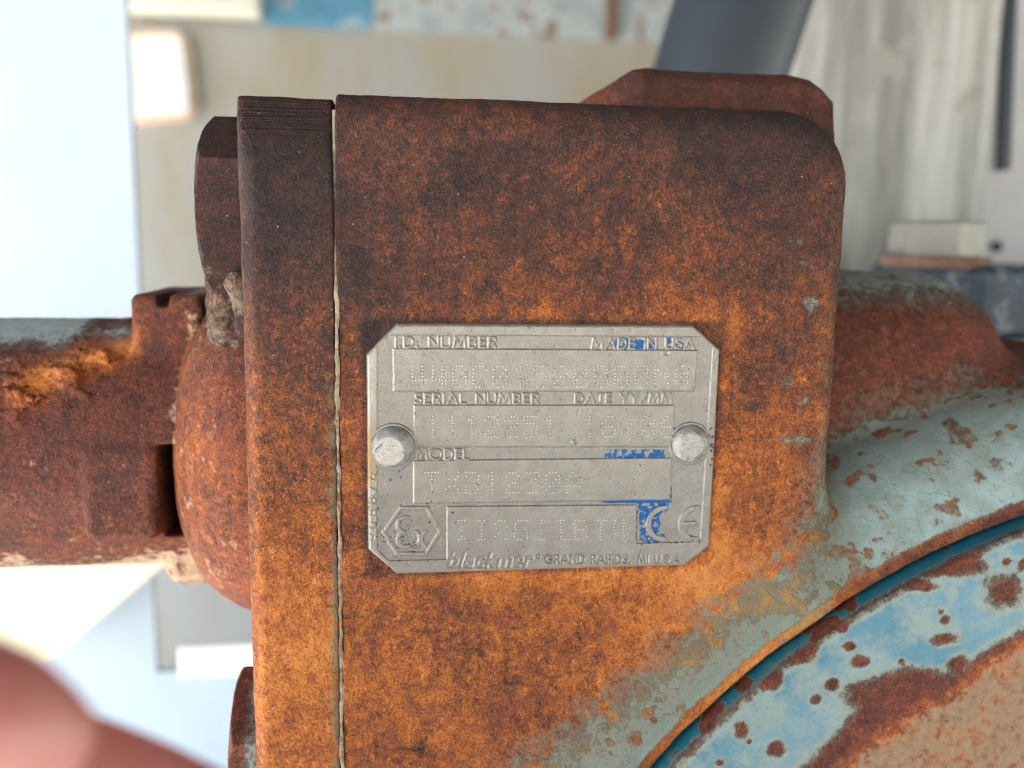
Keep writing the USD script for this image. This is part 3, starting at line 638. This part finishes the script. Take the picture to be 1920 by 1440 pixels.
# dot peened characters
DOT = {'0': '01110 10001 10011 10101 11001 10001 01110', '1': '00100 01100 00100 00100 00100 00100 00100', '2': '01110 10001 00001 00110 01000 10000 11111', '3': '11111 00001 00010 00110 00001 00001 11110', '4': '10010 10010 10010 10010 11111 00010 00010', '5': '11111 10000 11110 00001 00001 10001 01110', '6': '00110 01000 10000 11110 10001 10001 01110', '/': '00000 00001 00010 00100 01000 10000 00000', 'C': '01110 10001 10000 10000 10000 10001 01110', 'N': '10001 11001 10101 10011 10001 10001 10001', 'T': '11111 00100 00100 00100 00100 00100 00100', 'X': '10001 10001 01010 00100 01010 10001 10001', 'D': '11110 10001 10001 10001 10001 10001 11110', 'A': '00100 01010 10001 10001 11111 10001 10001', 'I': '01110 00100 00100 00100 00100 00100 01110', 'G': '01111 10000 10000 10011 10001 10001 01111', 'B': '11110 10001 10001 11110 10001 10001 11110', 't': '00100 00100 01100 00000 00000 01000 00010'}
rngp = np.random.default_rng(11)
dirt_pts, dotm = [], np.zeros(PX.shape)
def dent(c, r, d, rimk=.28):
    s = local(c, c, r * 4); dd = np.hypot(PX[s] - c[0], PZ[s] - c[1])
    hgt[s] += -d * np.exp(-(dd / r) ** 2) + rimk * d * np.exp(-((dd - 1.7 * r) / (.7 * r)) ** 2)
def peen(text, xa, xb, yt, yb, name):
    n_ = len(text); mask = np.zeros(PX.shape, bool)
    for i, ch in enumerate(text):
        if ch == ' ': continue
        px = xa + (xb - xa) * i / (n_ - 1)
        top, bot = at(px, yt, 0), at(px, yb, 0)
        rows = DOT[ch].split()
        for r_, row in enumerate(rows):
            for c_, bit in enumerate(row):
                if bit == '1':
                    p_ = np.array([top[0] + (c_ - 2) * .70 + (bot[0] - top[0]) * r_ / 6, top[2] + (bot[2] - top[2]) * r_ / 6]) + rngp.normal(0, .05, 2)
                    dent(p_, .17 + .03 * rngp.random(), -.10 - .07 * rngp.random(), .2); s = local(p_, p_, .42); dotm[s] = np.maximum(dotm[s], ss(np.hypot(PX[s] - p_[0] + .03, PZ[s] - p_[1] + .03), .22, .08)); mask[s] |= np.hypot(PX[s] - p_[0], PZ[s] - p_[1]) < .36
                    if rngp.random() < .10: dirt_pts.append((p_, .13))
    words.append((name, mask, 'dotted characters ' + text))
peen('440C01520000N0', 786.7, 1278.8, 686.5, 725.5, 'dotted_number')
peen('1112251 16/06', 812.2, 1252, 781, 819, 'dotted_number')
peen('TXD1230A', 810.4, 1074.7, 886, 924, 'dotted_number')
peen('II2GIIBT4', 866, 1164, 975.5, 1011, 'dotted_number')
for i in range(7):
    p_ = at(748 + 10 * rngp.random(), 690 + 30 * rngp.random(), 0)[[0, 2]]; dent(p_, .16, .12); 
for c_, r_, d_ in [((1076, 829), .5, -.30), ((1199, 873), .3, -.2), ((1190, 926), .3, -.2), ((1250, 662), .5, .2), ((845, 612), 1.6, .18), ((1300, 731), .3, -.2), ((895, 911), .35, -.2)]:
    dent(at(*c_, 0)[[0, 2]], r_, d_)
# pitted, slightly bent sheet with a rolled edge
P3 = np.stack([PX, PZ, 0 * PX], -1)
hgt += .10 * (meshkit.fbm(P3 * .35, 3, 4) - .5) + .045 * (meshkit.fbm(P3 * 2.6, 2, 14) - .5)
pits = meshkit.noise(P3 * 2.3, 77); hgt += -.07 * ss(pits, .80, .95) + .06 * ss(meshkit.noise(P3 * 1.9, 31), .86, .97)
dco = poly_sd(PP, corner) + .10 * (meshkit.fbm(P3 * .8, 2, 9) - .5)
hgt -= .30 * ss(dco, -.75, -.05) ** 2 + 1.5 * ss(dco, -.12, .30)
hgt += -.25 * ss(PX, -29, -31.5) - .2 * ss(PX, 44.5, 47)
rec = 1 - np.clip(sil, 0, 1)
# blue paint left in the hollows
pn = meshkit.fbm(P3 * 1.6, 4, 21); pn2 = meshkit.fbm(P3 * .55, 3, 22)
blue = np.zeros(PX.shape)
def zone(pts, level, soft=.6):
    global blue
    q_ = poly_sd(PP, ats(pts, 0)); blue = np.maximum(blue, ss(-q_, -soft * .5, soft * .5) * level)
def zr(xa, xb, ya, yb, level, soft=.6): zone([(xa, ya), (xb, ya), (xb, yb), (xa, yb)], level, soft)
zr(1152, 1188, 633, 655, .54); zr(1188, 1235, 636, 656, .55); zr(1247, 1264, 632, 655, .60); zr(1266, 1284, 640, 657, .52); zr(1135, 1160, 634, 652, .40)
zr(1142, 1250, 842, 861, .51); zr(1160, 1246, 850, 862, .55); zr(1133, 1145, 846, 861, .46)
zr(1131, 1258, 937.5, 944, .85, .2); zr(1196, 1256, 938, 960, .54); zr(1198, 1240, 958, 1019, .545); zr(1199, 1248, 1000, 1019, .54); zr(1217, 1250, 950, 968, .58); zr(1216, 1228, 960, 1000, .58); zr(1253, 1261, 912, 942, .55, .3)
zr(1262, 1270, 800, 842, .58, .4); zr(716, 726, 888, 900, .50); zr(726, 745, 892, 905, .45); zr(742, 754, 880, 900, .47); zr(738, 745, 996, 1010, .54, .3); zr(776, 782, 1000, 1013, .56, .3); zr(781, 800, 993, 1001, .50, .3); zr(775, 780, 835, 848, .6, .3)
blue_m = ss(blue + (pn - .5) * .55 + (pn2 - .5) * .25, .48, .54) * (blue > .12) * ss(rec, .5, .8)
# dark grit along the hollows' corners and scattered specks
dirt = np.zeros(PX.shape)
grit = [(at(680 + 180 * rngp.beta(1.2, 2), 920 + 140 * rngp.beta(2, 1.3), 0)[[0, 2]], .08 + .16 * rngp.random() ** 2) for _ in range(70)] + [(at(700 + 640 * rngp.random(), 612 + 450 * rngp.random(), 0)[[0, 2]], .06 + .1 * rngp.random() ** 2) for _ in range(110)] + [(at(1190 + 130 * rngp.random(), 1012 + 10 * rngp.random(), 0)[[0, 2]], .1 + .12 * rngp.random()) for _ in range(14)] + [(at(1285 + 20 * rngp.random(), 948 + 70 * rngp.random(), 0)[[0, 2]], .1 + .15 * rngp.random()) for _ in range(4)]
grit += [(at(1330 + 8 * rngp.random(), 800 + 75 * rngp.random(), 0)[[0, 2]], .12 + .18 * rngp.random()) for _ in range(16)] + dirt_pts
for c_, r_ in grit:
    s = local(c_, c_, r_ * 2.5); k_ = .7 + .6 * rngp.random()
    dirt[s] = np.maximum(dirt[s], ss(np.hypot((PX[s] - c_[0]) * k_, PZ[s] - c_[1]), r_ * 1.4, r_ * .6))
gyx = np.gradient(rec, H); edge = np.hypot(*gyx)
dirt = np.maximum(dirt, .9 * ss(edge, 1.2, 3.0) * ss(pn + .07 * ss(PZ, -20, -40), .72, .78))
zce = at(1195, 985, 0)[[0, 2]]; dirt = np.maximum(dirt, ss(np.abs(PX - zce[0] + .1), .22, .1) * (PZ < zce[1] + 3.5) * (PZ > zce[1] - 4) * ss(pn, .42, .5))
stain = ss(PX, -27.8, -30.8) * ss(np.abs(PZ + 15.5 + 1.5 * (pn2 - .5)), 8.5, 3) * .9 + .35 * ss(dco, -1.2, 0) * ss(pn2, .45, .6)
# mesh, cut into the sheet and its lettering
i_ = np.arange(PX.size).reshape(PX.shape)
fq = np.stack([i_[:-1, :-1], i_[1:, :-1], i_[1:, 1:], i_[:-1, 1:]], -1).reshape(-1, 4)
keep = (dco < .34); keepf = (keep[:-1, :-1] | keep[1:, 1:] | keep[1:, :-1] | keep[:-1, 1:]).ravel()
group = np.full(PX.shape, -1)
for k_, (_, m_, _) in enumerate(words): group[m_] = k_
gf_ = group[:-1, :-1].ravel()
NV = np.stack([PX, -hgt, PZ], -1).reshape(-1, 3)
gu, gw = np.gradient(hgt, H)
NN = np.stack([-gu, -np.ones_like(gu), -gw], -1).reshape(-1, 3); NN /= np.linalg.norm(NN, axis=1, keepdims=True)
MK = np.stack([blue_m, dirt, stain], -1).reshape(-1, 3); MK2 = np.stack([dotm, np.clip(rec, 0, 1), 0 * rec], -1).reshape(-1, 3)
g = G(); P = g.mm()
a_ = g.add('attribute', 'color', attribute='mask'); k_ = g.add('separate_color', 'r', color=a_).split('.')[0]
n_a = g.noise(P, .25, 4, .6); n_b = g.noise(P, 3.0, 3, .6); n_s = g.noise(g.mm((900, 900, 5000)), 1.0, 3, .6)
ca = g.mix(g.step(n_a, .3, .7), (.262, .238, .205), (.310, .285, .248))
ca = g.mix(g.math('multiply', g.step(n_b, .55, .75), .30), ca, (.62, .60, .56)); ca = g.mix(g.math('multiply', g.step(n_b, .42, .28), .35), ca, (.20, .18, .16))
k2_ = g.add('separate_color', 'r', color=g.add('attribute', 'color', attribute='mask2')).split('.')[0]
ca = g.mix(g.math('multiply', k2_ + '.g', .16), ca, (.16, .15, .14)); ca = g.mix(g.math('multiply', k2_ + '.r', .7), ca, (.80, .78, .74))
ca = g.mix(g.math('multiply', k_ + '.b', .75), ca, (.33, .20, .075))
ca = g.mix(k_ + '.r', ca, (.0, .085, .27)); ca = g.mix(k_ + '.g', ca, (.025, .022, .022))
me = g.math('multiply', .55, g.math('subtract', 1.0, g.math('maximum', k_ + '.r', g.math('maximum', k_ + '.g', k_ + '.b')), clamp=True))
nb_ = g.add('bump', 'normal', height=g.math('add', n_b, g.math('multiply', n_s, .4)), strength=.5, distance=.00010)
M_plate = g.done('stamped_aluminium', g.add('principled_bsdf', 'BSDF', base_color=ca, metallic=me, roughness=.40, specular_ior_level=.3, normal=nb_))
def sub(faces):
    ids_, inv = np.unique(faces, return_inverse=True); return (NV[ids_], inv.reshape(faces.shape)[:, ::-1] if FLIP else inv.reshape(faces.shape), NN[ids_]), {'mask': MK[ids_], 'mask2': MK2[ids_]}
a0, b0, c0_ = NV[fq[0, 0]], NV[fq[0, 1]], NV[fq[0, 2]]
FLIP = np.cross([H, 0, 0], [H, 0, H])[1] > 0
geo, at_ = sub(fq[keepf & (gf_ < 0)])
plate = part(pump, 'nameplate', geo, M_plate, at_, 'silver grey stamped nameplate with clipped corners')
for k_i, (nm, m_, lb) in enumerate(words):
    sel = fq[keepf & (gf_ == k_i)]
    if len(sel):
        geo, at_ = sub(sel); part(plate, nm, geo, M_plate, at_, lb)

# rivets
g = G(); P = g.mm()
fl_ = g.add('separate_color', 'r', color=g.add('attribute', 'color', attribute='mask')).split('.')[0]
rn = g.noise(P, .5, 4, .6); rs = g.noise(g.mm((700, 2600, 2600), (.6, .2, .8)), 1.0, 4, .7)
rc = g.mix(g.step(rn, .35, .65), (.27, .255, .235), (.42, .40, .37))
rc = g.mix(g.math('multiply', fl_ + '.r', g.step(rs, .30, .62)), rc, (.47, .445, .40)); rc = g.mix(fl_ + '.g', rc, (.06, .045, .04))
M_rivet = g.done('rivet_metal', g.add('principled_bsdf', 'BSDF', base_color=rc, metallic=.5, roughness=g.math('multiply_add', fl_ + '.r', .15, .48), normal=g.add('bump', 'normal', height=g.math('add', rs, g.noise(P, 1.4, 4, .6)), strength=.6, distance=.0003)))
for k_i, (c_, r_) in enumerate(RIV):
    def rivet_sdf(P, c_=c_, r_=r_, k_i=k_i):
        x, z, y = P[:, 0] - c_[0], P[:, 2] - c_[1], P[:, 1]
        R0 = r_ * 1.06; d = (np.sqrt((x * x + z * z) + ((y - .5) * 1.30) ** 2) - r_) * .85
        d = sabs_max(d, -y - 2.35 + (-.16 * x - .10 * z if k_i == 0 else -.05 * x + .05 * z), .12)
        if k_i == 0:
            for a in (200, 150): 
                ca_, sa_ = math.cos(math.radians(a)), math.sin(math.radians(a)); d = sabs_max(d, (x * ca_ + z * sa_) * .62 - (y) * .78 - 3.85, .2)
            d = d + .35 * np.exp(-(seg_dist(np.stack([x, z], -1), (-3.6, -.4), (-2.2, .9)) / .3) ** 2)
        else: d = d + .25 * np.exp(-(((x + .5) ** 2 + (z + 3.2) ** 2) / .2))
        return np.maximum(d, y - .9)
    rv = rough(*nets(rivet_sdf, (c_[0] - 6, -4.5, c_[1] - 6), (c_[0] + 6, 1.5, c_[1] + 6), .16), .035, 1.2, 40 + k_i)
    fx, fz_ = rv[0][:, 0] - c_[0], rv[0][:, 2] - c_[1]; flat_ = ss(-rv[0][:, 1] - 2.35 + (-.16 * fx - .10 * fz_ if k_i == 0 else -.05 * fx + .05 * fz_), -.16, -.04)
    part(pump, 'rivet', rv, M_rivet, {'mask': np.c_[flat_, ss(rv[0][:, 1], -.75, .05) * ss(fb(rv[0], .5, 95), -.05, .12), 0 * flat_]})

# ------------------------------------------------------------------ the fingers near the lens
def chain(bones):
    m = manifold3d.Manifold()
    def ball(p, r): return manifold3d.Manifold.sphere(float(r), 40).translate([float(c) for c in p])
    for a, ra, b_, rb in bones: m = m + (ball(a, ra) + ball(b_, rb)).hull()
    return m
hand = thing('person', 'person, only two blurred fingers in the lower left corner near the lens', 'person')
def fp(px, py, Y): return at(px, py, Y)
bones = []
palm = fp(100, 2700, -120)
def finger(pts, rs):
    for a, b_, ra, rb in zip(pts[:-1], pts[1:], rs[:-1], rs[1:]): bones.append((a, ra, b_, rb))
k1, k2, k3, k4 = fp(-350, 2300, -112), fp(-420, 2550, -114), fp(-440, 2800, -116), fp(-440, 3000, -118)
finger([k1, fp(-480, 1750, -116), fp(-420, 1350, -120), fp(-150, 1366, -120), fp(-40, 1376, -120), fp(78, 1380, -119)], (10.5, 9.8, 9.4, 8.6, 7.3, 4.3))          # index finger
finger([palm, fp(700, 2350, -112), fp(760, 1830, -106), fp(214, 1545, -104), fp(-90, 1412, -104)], (15, 12.5, 10.4, 9.0, 8.0))          # thumb
for k_, dy in ((k2, 0), (k3, 8), (k4, 14)):                                                                     # curled fingers below
    finger([k_, k_ + [-16, 26 + dy, 6], k_ + [2, 40 + dy, 10], k_ + [16, 30 + dy, 4]], (10, 9.4, 8.8, 7.6))
for k_ in (k1, k2, k3, k4): bones.append((k_, 11, palm + (k_ - palm) * .35, 14))
for a, b_ in ((k1, k2), (k2, k3), (k3, k4)): bones.append((a, 11, b_, 10.5)); bones.append((palm + (a - palm) * .4, 14, palm + (b_ - palm) * .4, 14))
wr = palm + np.array([22, -22, -38]); bones.append((palm, 17, wr, 21)); bones.append((wr, 21, wr + [45, -70, -110], 27))
hm = chain(bones).refine_to_length(3.0).to_mesh()
hm = trimesh.Trimesh(hm.vert_properties[:, :3], hm.tri_verts, process=True)
trimesh.smoothing.filter_taubin(hm, iterations=10)
g = G(); P = g.mm()
sk = g.mix(g.step(g.noise(P, .12, 3, .6), .3, .7), (.47, .19, .17), (.58, .27, .24))
M_skin = g.done('skin', g.add('principled_bsdf', 'BSDF', base_color=sk, roughness=.5, subsurface_weight=.4, subsurface_scale=.003, subsurface_radius=(1., .3, .15), normal=g.add('bump', 'normal', height=g.noise(P, 1.2, 3, .6), strength=.3, distance=.0003)))
part(hand, 'hand', hm, M_skin, smooth=True)
